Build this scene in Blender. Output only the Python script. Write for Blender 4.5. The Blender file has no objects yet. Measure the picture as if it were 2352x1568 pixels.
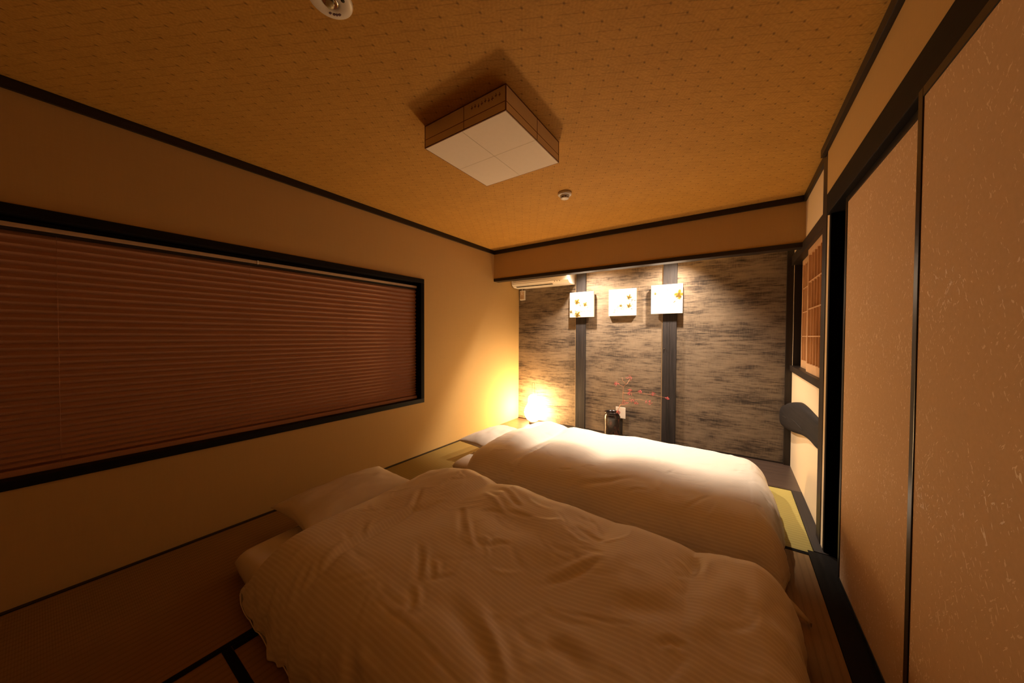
import bpy, bmesh, math, random
import numpy as np
from mathutils import Matrix, Vector

S = bpy.context.scene
COL = S.collection

# ------------------------------------------------------------------ camera
cam_data = bpy.data.cameras.new('camera')
cam = bpy.data.objects.new('camera', cam_data)
COL.objects.link(cam)
S.camera = cam
cam_data.sensor_width = 36.0
cam_data.lens = 11.4348
cam_data.clip_start = 0.01
FW = (-0.56339808, 0.82596959, -0.0188901)
RT = (0.82606631, 0.56355798, 0.00410679)
UP = (-0.01403775, 0.01329071, 0.99981313)
cam.matrix_world = Matrix(((RT[0], UP[0], -FW[0], 0), (RT[1], UP[1], -FW[1], 0),
                           (RT[2], UP[2], -FW[2], 1.2), (0, 0, 0, 1)))

# ------------------------------------------------------------------ world (night outside), exposure
W = bpy.data.worlds.new('night')
S.world = W
W.use_nodes = True
W.node_tree.nodes['Background'].inputs[0].default_value = (0.02, 0.022, 0.03, 1)
W.node_tree.nodes['Background'].inputs[1].default_value = 0.02
S.view_settings.view_transform = 'Standard'
S.view_settings.look = 'None'
S.view_settings.gamma = 1.0
S.view_settings.use_curve_mapping = False
S.view_settings.exposure = 0.16
S.cycles.max_bounces = 5
S.cycles.diffuse_bounces = 4
S.cycles.glossy_bounces = 3
S.cycles.transmission_bounces = 2
S.cycles.caustics_reflective = False
S.cycles.caustics_refractive = False
S.cycles.sample_clamp_indirect = 6.0
S.cycles.adaptive_threshold = 0.06

# light levels (the lamps themselves are built further down)
LAMP_STRENGTH = 111.0                 # paper gourd lamp on the alcove floor
LAMP_COLOR = (1.0, 0.615, 0.26)
SPOT_POWER = 208.0                    # two alcove downlights
SPOT_COLOR = (1.0, 0.80, 0.61)

# ------------------------------------------------------------------ room constants (metres)
XL, YF, YB = -2.578, 3.359, 3.954     # left wall, alcove front, alcove back wall
XR, XRF = 0.424, 0.447                # right wall above doors, right wall of the alcove side
ZC, ZT = 2.287, 2.240                 # ceiling, underside of ceiling trim
YR = -0.58                            # wall behind the camera
ZALC = 2.20                           # alcove ceiling

# ------------------------------------------------------------------ material helpers
class NT:
    def __init__(s, name):
        s.mat = bpy.data.materials.new(name)
        s.mat.use_nodes = True
        s.n = s.mat.node_tree.nodes
        s.l = s.mat.node_tree.links
        s.b = s.n['Principled BSDF']
        s._c = None
    def new(s, t, **k):
        o = s.n.new(t)
        for a, v in k.items():
            setattr(o, a, v)
        return o
    def put(s, sock, v):
        if isinstance(v, bpy.types.NodeSocket):
            s.l.new(v, sock)
        elif v is not None:
            sock.default_value = v
    def m(s, op, a, b=None, c=None):
        o = s.new('ShaderNodeMath', operation=op)
        s.put(o.inputs[0], a); s.put(o.inputs[1], b); s.put(o.inputs[2], c)
        return o.outputs[0]
    def obj(s):
        if s._c is None:
            s._c = s.new('ShaderNodeTexCoord')
        return s._c.outputs['Object']
    def world(s):
        return s.new('ShaderNodeNewGeometry').outputs['Position']
    def uv(s):
        if s._c is None:
            s._c = s.new('ShaderNodeTexCoord')
        return s._c.outputs['UV']
    def xyz(s, v):
        o = s.new('ShaderNodeSeparateXYZ'); s.l.new(v, o.inputs[0]); return o.outputs
    def scale(s, v, sc, rot=(0, 0, 0)):
        o = s.new('ShaderNodeMapping'); s.l.new(v, o.inputs[0])
        o.inputs['Scale'].default_value = sc; o.inputs['Rotation'].default_value = rot
        return o.outputs[0]
    def rot(s, v, axis, ang):
        o = s.new('ShaderNodeVectorRotate', rotation_type=axis); s.l.new(v, o.inputs[0])
        o.inputs['Angle'].default_value = ang
        return o.outputs[0]
    def noise(s, v, sc, det=3, rough=.55):
        o = s.new('ShaderNodeTexNoise'); s.l.new(v, o.inputs['Vector'])
        o.inputs['Scale'].default_value = sc; o.inputs['Detail'].default_value = det
        o.inputs['Roughness'].default_value = rough
        return o.outputs[0]
    def ramp(s, f, stops):
        o = s.new('ShaderNodeValToRGB'); s.l.new(f, o.inputs[0])
        e = o.color_ramp.elements
        while len(e) < len(stops):
            e.new(.5)
        for k, (p, c) in enumerate(stops):
            e[k].position = p
            e[k].color = (*c, 1) if len(c) == 3 else c
        return o.outputs[0]
    def mix(s, f, a, b, mode='MIX'):
        o = s.new('ShaderNodeMix', data_type='RGBA', blend_type=mode)
        s.put(o.inputs[0], f)
        s.put(o.inputs[6], (*a, 1) if isinstance(a, tuple) else a)
        s.put(o.inputs[7], (*b, 1) if isinstance(b, tuple) else b)
        return o.outputs[2]
    def bump(s, h, st, dist=.002):
        o = s.new('ShaderNodeBump'); s.l.new(h, o.inputs['Height'])
        o.inputs['Strength'].default_value = st; o.inputs['Distance'].default_value = dist
        s.l.new(o.outputs[0], s.b.inputs['Normal'])
    def col(s, c):
        s.put(s.b.inputs['Base Color'], (*c, 1) if isinstance(c, tuple) else c)
    def set(s, rough=None, spec=None, metal=None, sheen=None, coat=None):
        if rough is not None: s.put(s.b.inputs['Roughness'], rough)
        if spec is not None: s.b.inputs['Specular IOR Level'].default_value = spec
        if metal is not None: s.b.inputs['Metallic'].default_value = metal
        if sheen is not None: s.b.inputs['Sheen Weight'].default_value = sheen
        if coat is not None: s.b.inputs['Coat Weight'].default_value = coat

def simple(name, c, rough=.5, spec=.5, metal=0.0, var=.12, sc=30):
    t = NT(name)
    n = t.noise(t.obj(), sc, 3)
    t.col(t.mix(n, tuple(v * (1 - var) for v in c), tuple(min(1, v * (1 + var)) for v in c)))
    t.set(rough, spec, metal)
    return t.mat

def wood(name, c0, c1, axis, rough=.45, spec=.4, freq=1.0):
    t = NT(name)
    sc = [26 * freq] * 3
    sc[axis] = 1.1 * freq
    v = t.scale(t.world(), tuple(sc))
    n = t.noise(v, 1.6, 6, .65)
    n2 = t.noise(v, 6.0, 3, .6)
    f = t.m('ADD', t.m('MULTIPLY', n, .7), t.m('MULTIPLY', n2, .3))
    t.col(t.ramp(f, [(.32, c0), (.66, c1)]))
    t.set(rough, spec)
    t.bump(f, .25, .0015)
    return t.mat

def wallpaper(name, c, fib=.06):
    t = NT(name)
    p = t.world()
    a = t.noise(t.scale(p, (160, 160, 7)), 1.0, 3)
    b = t.noise(t.scale(p, (8, 8, 180)), 1.0, 2)
    f = t.m('ADD', t.m('MULTIPLY', a, .6), t.m('MULTIPLY', b, .4))
    t.col(t.mix(f, tuple(v * (1 - fib) for v in c), tuple(min(1, v * (1 + fib)) for v in c)))
    t.set(.85, .2)
    t.bump(f, .12, .001)
    return t.mat

M = {}
M['wall'] = wallpaper('wallpaper_beige', (.54, .36, .145))
M['plaster'] = wallpaper('plaster_cream', (.74, .60, .40), .03)
M['dark_x'] = wood('dark_wood_x', (.008, .0055, .0045), (.026, .017, .012), 0)
M['dark_y'] = wood('dark_wood_y', (.008, .0055, .0045), (.026, .017, .012), 1)
M['dark_z'] = wood('dark_wood_z', (.008, .0055, .0045), (.026, .017, .012), 2)
M['black_y'] = wood('black_wood_y', (.003, .0022, .002), (.009, .0065, .005), 1, .6, .15)
M['black_z'] = wood('black_wood_z', (.0015, .0012, .001), (.004, .003, .0025), 2, .7, .08)
M['post'] = wood('smoked_post', (.010, .0085, .009), (.042, .035, .034), 2, .6, .3)
M['log'] = wood('smoked_log', (.006, .005, .0055), (.021, .0170, .0168), 1, .65, .25)
M['board_x'] = wood('alcove_board', (.030, .019, .015), (.080, .051, .038), 0, .38, .5)
M['strip_y'] = wood('floor_strip', (.018, .014, .0135), (.040, .031, .028), 1, .6, .3)
M['lit_gap_strip'] = simple('lit_gap_strip', (.34, .25, .15), .8, .2)  # pale tone of lit wall put into the strip colour
M['lacquer'] = simple('black_lacquer', (.008, .006, .005), .30, .35)
M['pale_wood'] = wood('pale_cedar', (.50, .29, .14), (.68, .43, .23), 2, .5, .3, 2.0)
M['rear'] = wood('rear_bounce_boards', (.34, .21, .095), (.48, .31, .15), 2, .5, .3)  # unseen rear wall, tone chosen for the light it bounces back
M['white_plastic'] = simple('white_plastic', (.78, .74, .68), .35, .5, 0, .03)
M['dark_slot'] = simple('dark_slot', (.02, .015, .012), .6, .3)
M['grey_print'] = simple('grey_print', (.25, .20, .18), .5, .3)
M['heri'] = simple('black_border_cloth', (.006, .005, .005), .8, .1, 0, .3, 600)
M['chrome'] = simple('chrome', (.75, .72, .66), .12, .5, 1.0)
M['glass_bulb'] = simple('bulb_glass', (.55, .50, .30), .08, .9)
M['cord'] = simple('cord_rubber', (.015, .012, .012), .5, .4)

def m_fusuma():
    t = NT('fusuma_paper')
    p = t.world()
    base = t.noise(t.scale(p, (40, 40, 40)), 2.0, 4, .6)
    v = t.scale(t.rot(p, 'X_AXIS', .45), (1, 150, 52))
    fl = t.noise(v, 1.0, 2, .5)
    patch = t.noise(t.scale(p, (5, 5, 5)), 1.3, 2)
    v2 = t.scale(t.rot(p, 'X_AXIS', -.7), (1, 170, 55))
    fl2 = t.noise(v2, 1.0, 2, .5)
    mask = t.m('GREATER_THAN', t.m('ADD', fl, t.m('MULTIPLY', patch, .18)), .765)
    mask2 = t.m('GREATER_THAN', t.m('ADD', fl2, t.m('MULTIPLY', patch, .18)), .775)
    k = t.m('MAXIMUM', mask, mask2)
    c = t.mix(base, (.56, .380, .220), (.66, .455, .275))
    t.col(t.mix(t.m('MULTIPLY', k, .55), c, (.92, .76, .58)))
    t.set(.75, .25)
    t.put(t.b.inputs['Roughness'], t.m('SUBTRACT', .78, t.m('MULTIPLY', k, .35)))
    t.bump(t.m('ADD', base, k), .12, .0006)
    return t.mat
M['fusuma'] = m_fusuma()

def m_ceiling():
    t = NT('ajiro_weave')
    o = t.xyz(t.world())
    a = t.m('DIVIDE', t.m('ADD', o[0], 1.383), .0826)
    b = t.m('DIVIDE', t.m('SUBTRACT', o[1], .6), .1300)
    p = t.m('ADD', b, a)
    q = t.m('SUBTRACT', b, a)
    fp = t.m('FRACT', p); fq = t.m('FRACT', q)
    par = t.m('MODULO', t.m('ABSOLUTE', t.m('ADD', t.m('FLOOR', p), t.m('FLOOR', q))), 2.0)
    rp = t.m('ABSOLUTE', t.m('SUBTRACT', t.m('FRACT', t.m('ADD', p, .5)), .5))
    rq = t.m('ABSOLUTE', t.m('SUBTRACT', t.m('FRACT', t.m('ADD', q, .5)), .5))
    d = t.m('SQRT', t.m('ADD', t.m('MULTIPLY', rp, rp), t.m('MULTIPLY', rq, rq)))
    dot = t.m('SUBTRACT', 1.0, t.m('SMOOTH_MIN', t.m('MULTIPLY', d, 10.0), 1.0, .15))
    # grain along the strips: the direction alternates from strip to strip
    ga = t.noise(t.scale(t.world(), (16, 26, 1), (0, 0, -1.0)), 6.0, 3)
    gb = t.noise(t.scale(t.world(), (16, 26, 1), (0, 0, 1.0)), 6.0, 3)
    gp = t.m('PINGPONG', t.m('MULTIPLY', p, 5.0), .5)
    gq = t.m('PINGPONG', t.m('MULTIPLY', q, 5.0), .5)
    g = t.m('ADD', t.m('MULTIPLY', par, t.m('ADD', ga, t.m('MULTIPLY', gp, .35))),
            t.m('MULTIPLY', t.m('SUBTRACT', 1.0, par), t.m('ADD', gb, t.m('MULTIPLY', gq, .35))))
    edge = t.m('LESS_THAN', t.m('MINIMUM', rp, rq), .035)
    big = t.noise(t.world(), 9.0, 3)
    f = t.m('ADD', t.m('MULTIPLY', g, .55), t.m('MULTIPLY', big, .25))
    streak = t.noise(t.scale(t.rot(t.world(), 'Z_AXIS', -.55), (16, 150, 1)), 1.0, 3, .55)
    f = t.m('ADD', .5, t.m('MULTIPLY', t.m('SUBTRACT', f, .44), 1.9))
    c = t.mix(f, (.40, .206, .040), (.65, .362, .080))
    w = t.m('ADD', p, t.m('MULTIPLY', q, 2.0))
    wl = t.m('ABSOLUTE', t.m('SUBTRACT', t.m('FRACT', t.m('ADD', w, .5)), .5))
    dash = t.m('MULTIPLY', t.m('LESS_THAN', wl, .055), t.m('LESS_THAN', fq, .62))
    c = t.mix(t.m('MULTIPLY', t.m('LESS_THAN', streak, .36), .20), c, (.16, .075, .02))
    c = t.mix(t.m('MULTIPLY', dash, t.m('MULTIPLY', streak, .52)), c, (.15, .065, .015))
    c = t.mix(t.m('MULTIPLY', edge, t.m('MULTIPLY', ga, .10)), c, (.20, .10, .03))
    c = t.mix(t.m('MULTIPLY', dot, .75), c, (.10, .045, .015))
    t.col(c)
    t.set(.7, .25)
    h = t.m('SUBTRACT', t.m('MULTIPLY', par, .5), t.m('MULTIPLY', edge, .5))
    t.bump(h, .12, .0008)
    return t.mat
M['ceiling'] = m_ceiling()

def m_tatami(name, along, c0, c1):
    t = NT(name)
    o = t.xyz(t.world())
    across = o[0] if along == 1 else o[1]
    lng = o[1] if along == 1 else o[0]
    rib = t.m('PINGPONG', t.m('MULTIPLY', across, 66.0), 1.0)
    sc = (210, 18, 1) if along == 1 else (18, 210, 1)
    n = t.noise(t.scale(t.world(), sc), 1.0, 3, .6)
    n2 = t.noise(t.world(), 3.0, 2)
    st = t.m('PINGPONG', t.m('MULTIPLY', lng, 300.0), 1.0)
    f = t.m('ADD', t.m('MULTIPLY', n, .6), t.m('MULTIPLY', n2, .4))
    c = t.mix(f, c0, c1)
    groove = t.m('POWER', t.m('SUBTRACT', 1.0, rib), 3.0)
    c = t.mix(t.m('MULTIPLY', groove, .35), c, tuple(v * .45 for v in c0))
    t.col(c)
    t.set(.6, .3)
    t.bump(t.m('ADD', t.m('MULTIPLY', rib, 1.0), t.m('MULTIPLY', st, .25)), .35, .0012)
    return t.mat
M['tatami_y'] = m_tatami('tatami_rush_y', 1, (.215, .120, .042), (.34, .205, .078))  # same rush on every mat; warm light put into this browner tone
M['tatami_x'] = m_tatami('tatami_rush_x', 0, (.36, .30, .085), (.50, .42, .13))  # weave sheen and alcove light painted in as yellow-green
M['tatami_l'] = m_tatami('tatami_rush_l', 1, (.24, .165, .045), (.36, .25, .072))  # same rush as the brown mats, brighter light painted in as olive

def m_backwall():
    t = NT('streaked_fabric_paper')
    p = t.world()
    s1 = t.noise(t.scale(p, (4.5, 1, 48)), 1.0, 5, .62)
    s2 = t.noise(t.scale(p, (14, 1, 170)), 1.0, 4, .6)
    s3 = t.noise(t.scale(p, (2.0, 1, 6.0)), 1.0, 3, .55)
    wv = t.noise(t.scale(p, (210, 1, 14)), 1.0, 2)
    f = t.m('ADD', t.m('ADD', t.m('MULTIPLY', s1, .40), t.m('MULTIPLY', s2, .26)),
            t.m('ADD', t.m('MULTIPLY', s3, .37), t.m('MULTIPLY', wv, .13)))
    t.col(t.ramp(f, [(.44, (.020, .016, .014)), (.515, (.085, .063, .046)), (.585, (.19, .143, .098)), (.74, (.30, .230, .158))]))
    t.set(.75, .25)
    t.bump(t.m('ADD', s2, t.m('MULTIPLY', wv, .5)), .25, .001)
    return t.mat
M['backwall'] = m_backwall()

def m_duvet():
    t = NT('white_stripe_sateen')
    u = t.xyz(t.uv())
    st = t.m('PINGPONG', t.m('MULTIPLY', u[1], 118.0), 1.0)
    k = t.m('SMOOTH_MAX', t.m('SUBTRACT', t.m('MULTIPLY', st, 2.4), .9), 0.0, .25)
    k = t.m('MINIMUM', k, 1.0)
    n = t.noise(t.uv(), 260.0, 2)
    t.col(t.mix(k, (.775, .71, .62), (.85, .79, .70)))
    t.put(t.b.inputs['Roughness'], t.m('SUBTRACT', .70, t.m('MULTIPLY', k, .20)))
    t.set(None, .3, None, .15)
    t.bump(t.m('ADD', t.m('MULTIPLY', k, .5), t.m('MULTIPLY', n, .15)), .10, .001)
    return t.mat
M['duvet'] = m_duvet()
M['sheet'] = simple('white_sheet', (.72, .66, .58), .75, .25, 0, .03, 60)

def m_washi(name, c, f):
    t = NT(name)
    n = t.noise(t.obj(), 40, 3)
    col = t.mix(n, tuple(v * .95 for v in c), c)
    t.col(col); t.set(.7, .2)
    tr = t.new('ShaderNodeBsdfTranslucent'); t.l.new(col, tr.inputs[0])
    mx = t.new('ShaderNodeMixShader'); mx.inputs[0].default_value = f
    t.l.new(t.b.outputs[0], mx.inputs[1]); t.l.new(tr.outputs[0], mx.inputs[2])
    t.l.new(mx.outputs[0], t.n['Material Output'].inputs[0])
    return t.mat
M['washi'] = m_washi('washi_side', (.90, .76, .55), .04)
M['lamp_frame'] = simple('lamp_frame_wood', (.16, .060, .030), .5, .3)
M['diffuser'] = m_washi('white_diffuser', (.92, .85, .77), .04)
M['paper'] = simple('shoji_paper', (.62, .40, .22), .8, .2, 0, .03, 20)
M['headrail'] = simple('pale_headrail', (.62, .46, .30), .4, .4)

def m_blind():
    t = NT('pleated_blind_cloth')
    n = t.noise(t.scale(t.world(), (300, 300, 60)), 1.0, 2)
    t.col(t.mix(n, (.40, .205, .125), (.51, .27, .17)))
    t.set(.75, .2)
    return t.mat
M['blind'] = m_blind()

def m_ceramic():
    t = NT('dark_glaze')
    n = t.noise(t.scale(t.obj(), (14, 14, 6)), 1.4, 5, .7)
    t.col(t.ramp(n, [(.40, (.010, .008, .008)), (.55, (.030, .017, .012)), (.66, (.11, .038, .022)), (.74, (.30, .22, .17))]))
    t.set(.2, .6)
    t.bump(n, .2, .003)
    return t.mat
M['glaze'] = m_ceramic()
M['twig'] = simple('twig_bark', (.46, .22, .12), .7, .2)
M['petal'] = simple('pink_petal', (.52, .10, .10), .6, .3, 0, .35, 60)
M['card'] = simple('white_card', (.80, .73, .66), .6, .3, 0, .02)

def m_emit():
    t = NT('lit_lamp_paper')
    t.b.inputs['Base Color'].default_value = (.9, .8, .65, 1)
    t.b.inputs['Emission Color'].default_value = (*LAMP_COLOR, 1)
    t.b.inputs['Emission Strength'].default_value = LAMP_STRENGTH
    return t.mat
M['lamp'] = m_emit()

# ------------------------------------------------------------------ mesh helpers
def link(name, me, mat, parent=None, loc=(0, 0, 0)):
    o = bpy.data.objects.new(name, me)
    COL.objects.link(o)
    if mat is not None and not me.materials:
        me.materials.append(mat)
    o.location = loc
    if parent is not None:
        o.parent = parent
    return o

def wloc(o):
    v = Vector((0, 0, 0))
    while o is not None:
        v = v + o.location
        o = o.parent
    return v

def mesh(name, verts, faces, mat, parent=None, smooth=False, origin=None):
    """verts are world coordinates; the object's origin is the parent's, or the base centre of the mesh."""
    V = np.asarray(verts, float)
    if origin is None:
        if parent is None:
            lo, hi = V.min(0), V.max(0)
            origin = ((lo[0] + hi[0]) / 2, (lo[1] + hi[1]) / 2, lo[2])
        else:
            origin = tuple(wloc(parent))
    V = V - np.array(origin)
    me = bpy.data.meshes.new(name)
    me.from_pydata(V.tolist(), [], [tuple(int(i) for i in f) for f in faces])
    me.validate()
    if smooth:
        me.shade_smooth()
    loc = Vector(origin) - (wloc(parent) if parent is not None else Vector((0, 0, 0)))
    return link(name, me, mat, parent, loc)

def empty(name, loc):
    o = bpy.data.objects.new(name, None)
    COL.objects.link(o)
    o.location = loc
    o.empty_display_size = .1
    return o

def tag(o, label=None, cat=None, group=None, kind=None):
    if label: o['label'] = label
    if cat: o['category'] = cat
    if group: o['group'] = group
    if kind: o['kind'] = kind
    return o

BOXF = [(0, 3, 2, 1), (4, 5, 6, 7), (0, 1, 5, 4), (1, 2, 6, 5), (2, 3, 7, 6), (3, 0, 4, 7)]
def box(name, x0, x1, y0, y1, z0, z1, mat, parent=None, bevel=0.0):
    v = [(x0, y0, z0), (x1, y0, z0), (x1, y1, z0), (x0, y1, z0), (x0, y0, z1), (x1, y0, z1), (x1, y1, z1), (x0, y1, z1)]
    o = mesh(name, v, BOXF, mat, parent)
    if bevel > 0:
        bm = bmesh.new(); bm.from_mesh(o.data)
        bmesh.ops.bevel(bm, geom=bm.edges[:], offset=bevel, segments=2, affect='EDGES', profile=.6)
        bm.to_mesh(o.data); bm.free()
    return o

def slab_with_hole(name, axis, p0, p1, r0, r1, hole, mat, parent=None):
    """wall of thickness p0..p1 along axis (0 or 1); r = (a, z) ranges; hole = (a0, a1, z0, z1)"""
    a0, a1, z0, z1 = r0[0], r0[1], r1[0], r1[1]
    A = [a0, hole[0], hole[1], a1]
    Z = [z0, hole[2], hole[3], z1]
    v, f = [], []
    def idx(i, j, k): return (k * 16 + i * 4 + j)
    for k, p in enumerate((p0, p1)):
        for i in range(4):
            for j in range(4):
                v.append((p, A[i], Z[j]) if axis == 0 else (A[i], p, Z[j]))
    for i in range(3):
        for j in range(3):
            if i == 1 and j == 1:
                continue
            f.append((idx(i, j, 0), idx(i + 1, j, 0), idx(i + 1, j + 1, 0), idx(i, j + 1, 0)))
            f.append((idx(i, j, 1), idx(i, j + 1, 1), idx(i + 1, j + 1, 1), idx(i + 1, j, 1)))
    def side(i, j, i2, j2): f.append((idx(i, j, 0), idx(i, j, 1), idx(i2, j2, 1), idx(i2, j2, 0)))
    for i in range(3):
        side(i, 0, i + 1, 0); side(i, 3, i + 1, 3); side(0, i, 0, i + 1); side(3, i, 3, i + 1)
    side(1, 1, 2, 1); side(1, 2, 2, 2); side(1, 1, 1, 2); side(2, 1, 2, 2)
    o = mesh(name, v, f, mat, parent)
    bm = bmesh.new(); bm.from_mesh(o.data); bmesh.ops.recalc_face_normals(bm, faces=bm.faces[:]); bm.to_mesh(o.data); bm.free()
    return o

def lathe(name, cx, cy, prof, mat, parent=None, n=32, smooth=True, cap=True):
    v, f = [], []
    for r, z in prof:
        for k in range(n):
            a = 2 * math.pi * k / n
            v.append((cx + r * math.cos(a), cy + r * math.sin(a), z))
    for i in range(len(prof) - 1):
        for k in range(n):
            f.append((i * n + k, i * n + (k + 1) % n, (i + 1) * n + (k + 1) % n, (i + 1) * n + k))
    if cap:
        f.append(tuple(range(n - 1, -1, -1)))
        f.append(tuple((len(prof) - 1) * n + k for k in range(n)))
    o = mesh(name, v, f, mat, parent, smooth)
    bm = bmesh.new(); bm.from_mesh(o.data); bmesh.ops.recalc_face_normals(bm, faces=bm.faces[:]); bm.to_mesh(o.data); bm.free()
    return o

def tube_data(pts, rad, n=8):
    P = [Vector(p) for p in pts]
    R = rad if isinstance(rad, (list, tuple)) else [rad] * len(P)
    v, f = [], []
    ref = Vector((0.13, 0.27, 0.95)).normalized()
    for i, p in enumerate(P):
        d = (P[min(i + 1, len(P) - 1)] - P[max(i - 1, 0)]).normalized()
        if abs(d.dot(ref)) > .97:
            r_ = Vector((1, 0.1, 0))
        else:
            r_ = ref
        s = d.cross(r_).normalized(); t = d.cross(s).normalized()
        for k in range(n):
            a = 2 * math.pi * k / n
            v.append(tuple(p + R[i] * (math.cos(a) * s + math.sin(a) * t)))
    for i in range(len(P) - 1):
        for k in range(n):
            f.append((i * n + k, i * n + (k + 1) % n, (i + 1) * n + (k + 1) % n, (i + 1) * n + k))
    f.append(tuple(range(n - 1, -1, -1)))
    f.append(tuple((len(P) - 1) * n + k for k in range(n)))
    return v, f

def tube(name, pts, rad, mat, parent=None, n=8):
    v, f = tube_data(pts, rad, n)
    return mesh(name, v, f, mat, parent, True)

# ================================================================== THE SETTING
def struct(o, label, cat='wall'):
    return tag(o, label, cat, None, 'structure')

# ---- floor with tatami mats
floor = struct(box('floor', XL - .12, .60, YR - .12, YB + .1, -.16, -.045, simple('subfloor', (.12, .08, .05), .8)),
               'tatami floor of rush mats toned for sheen and light, with black borders', 'floor')
HB = .031
def mat_piece(x0, x1, y0, y1, along, mat, borders):
    m = box('tatami_mat', x0 + .0012, x1 - .0012, y0 + .0012, y1 - .0012, -.045, 0.0, mat, floor, .002)
    for s in borders:
        e = dict(l=(x0, x0 + HB, y0, y1), r=(x1 - HB, x1, y0, y1), b=(x0, x1, y0, y0 + HB), t=(x0, x1, y1 - HB, y1))[s]
        box('border_cloth', e[0] + .0016, e[1] - .0016, e[2] + .0016, e[3] - .0016, -.002, .0012, M['heri'], m)
    return m
mat_piece(-2.555, -1.580, 1.330, 3.300, 1, M['tatami_l'], 'r')
mat_piece(-2.555, -1.580, YR, 1.330, 1, M['tatami_y'], 'r')
mat_piece(-1.580, .385, 2.378, 3.300, 0, M['tatami_x'], 'b')
mat_piece(-1.580, -.600, .409, 2.378, 1, M['tatami_y'], 'lr')
mat_piece(-.600, .358, .409, 2.378, 1, M['tatami_y'], 'l')
mat_piece(-1.580, .358, YR, .409, 0, M['tatami_y'], 't')

struct(box('baseboard_left', XL, -2.5552, YR, 3.300, -.045, .004, M['dark_y']),
       'thin dark wooden strip between left wall and tatami', 'trim')
struct(box('trim_1', XL, XRF, 3.3005, YB, -.045, .004, M['board_x']),
       'dark brown polished floor board of the alcove', 'floor board')
struct(box('trim_2', .3855, XRF, 2.43, 3.2995, -.045, .006, M['strip_y']),
       'dark grey wood strip on floor along right alcove wall', 'trim')
sill = struct(box('trim_3', .3585, .475, YR, 2.4295, -.045, .003, M['black_y']),
              'black grooved floor sill under the sliding doors', 'door sill')
struct(box('baseboard_back', XL + .001, XRF, YB - .012, YB - .0005, .0045, .016, M['dark_x']),
       'thin dark strip at foot of alcove back wall', 'trim')

# ---- left wall and window
WY0, WY1, WZ0, WZ1 = -.46, 2.172, .552, 1.728          # clear opening inside the frame face
struct(slab_with_hole('wall_left', 0, XL - .12, XL, (YR - .1, YB + .1), (-.1, ZC + .05), (WY0, WY1, WZ0, WZ1), M['wall']),
       'beige papered left wall around the wide window')
win = empty('window_1', (XL, (WY0 + WY1) / 2, WZ0)); tag(win, 'wide black framed window in left wall with lowered blind', 'window', None, 'structure')
FO = .029   # face width of casing
xo = XL + .012
box('casing_top', XL - .10, xo, WY0 - FO, WY1 + FO, WZ1 - .012, WZ1 + FO, M['black_y'], win, .002)
box('casing_bottom', XL - .10, xo, WY0 - FO, WY1 + FO, WZ0 - FO, WZ0 + .012, M['black_y'], win, .002)
box('casing_side', XL - .10, xo, WY1 - .012, WY1 + FO, WZ0 + .0125, WZ1 - .0125, M['black_z'], win, .002)
box('casing_side', XL - .10, xo, WY0 - FO, WY0 + .012, WZ0 + .0125, WZ1 - .0125, M['black_z'], win, .002)
glass = NT('night_glass'); glass.col((.02, .02, .025)); glass.set(.05, .6)
box('pane', XL - .112, XL - .106, WY0 - .01, WY1 + .01, WZ0 - .01, WZ1 + .01, glass.mat, win)

# ---- alcove back wall with posts
struct(box('wall_back', XL - .1, XRF + .1, YB, YB + .1, -.05, ZALC + .05, M['backwall']),
       'dark streaked fabric papered back wall of the alcove')
def post(name, x0, x1, y0, label):
    return struct(box(name, x0, x1, y0, YB - .0005, .0045, ZALC, M['post'], None, .003), label, 'post')
post('trim_4', -1.686, -1.556, YB - .026, 'dark wood post behind the leftmost flower canvas')
post_right = post('trim_5', -.656, -.516, YB - .026, 'dark wood post behind the rightmost flower canvas')
box('split_line', -.588, -.584, YB - .0275, YB - .0258, .0045, ZALC, M['dark_slot'], post_right)
struct(box('trim_6', .398, XRF, YB - .035, YB - .0005, .0045, ZALC, M['dark_z']),
       'slim black corner post at right end of alcove', 'post')
# thin strips painted pale for the lit wall gap beside the posts
for nm, x0, x1, lb in (('trim_7', -1.700, -1.6865, 'strip painted pale like lit wall left of the left alcove post'), ('trim_8', -.668, -.6565, 'strip painted pale like lit wall left of the right alcove post')):
    struct(box(nm, x0, x1, YB - .004, YB - .0005, .0165, ZALC, M['lit_gap_strip']), lb, 'trim')

# ---- hanging wall and beam in front of the alcove
struct(box('wall_front', XL, XRF, YF, YF + .07, 1.931, ZC + .04, M['wall']),
       'beige hanging wall above the alcove opening')
struct(box('trim_9', XL, XRF, YF - .006, YF + .092, 1.893, 1.9305, M['dark_x'], None, .003),
       'dark beam across the top of the alcove opening', 'beam')

# ---- ceiling
struct(box('ceiling', XL - .1, XRF + .1, YR - .1, YF + .05, ZC, ZC + .06, M['ceiling']), 'golden woven pattern ceiling', 'ceiling')
struct(box('ceiling_alcove', XL - .1, XRF + .1, YF + .0705, YB + .1, ZALC, ZALC + .06, M['plaster']), 'low cream ceiling inside the alcove', 'ceiling')
def ctrim(name, x0, x1, y0, y1, mat, label):
    return struct(box(name, x0, x1, y0, y1, ZT, ZC - .0005, mat, None, .002), label, 'trim')
ctrim('trim_10', XL, XL + .018, YR, YF - .0185, M['dark_y'], 'dark ceiling trim along left wall')
ctrim('trim_11', XL, XRF, YF - .018, YF, M['dark_x'], 'dark ceiling trim above the alcove')
ctrim('trim_12', XR - .020, XR, YR, 2.60, M['dark_y'], 'dark ceiling trim above the sliding doors')
ctrim('trim_13', XRF - .017, XRF, 2.635, YF - .0185, M['dark_y'], 'short dark ceiling trim beside the alcove')

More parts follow.
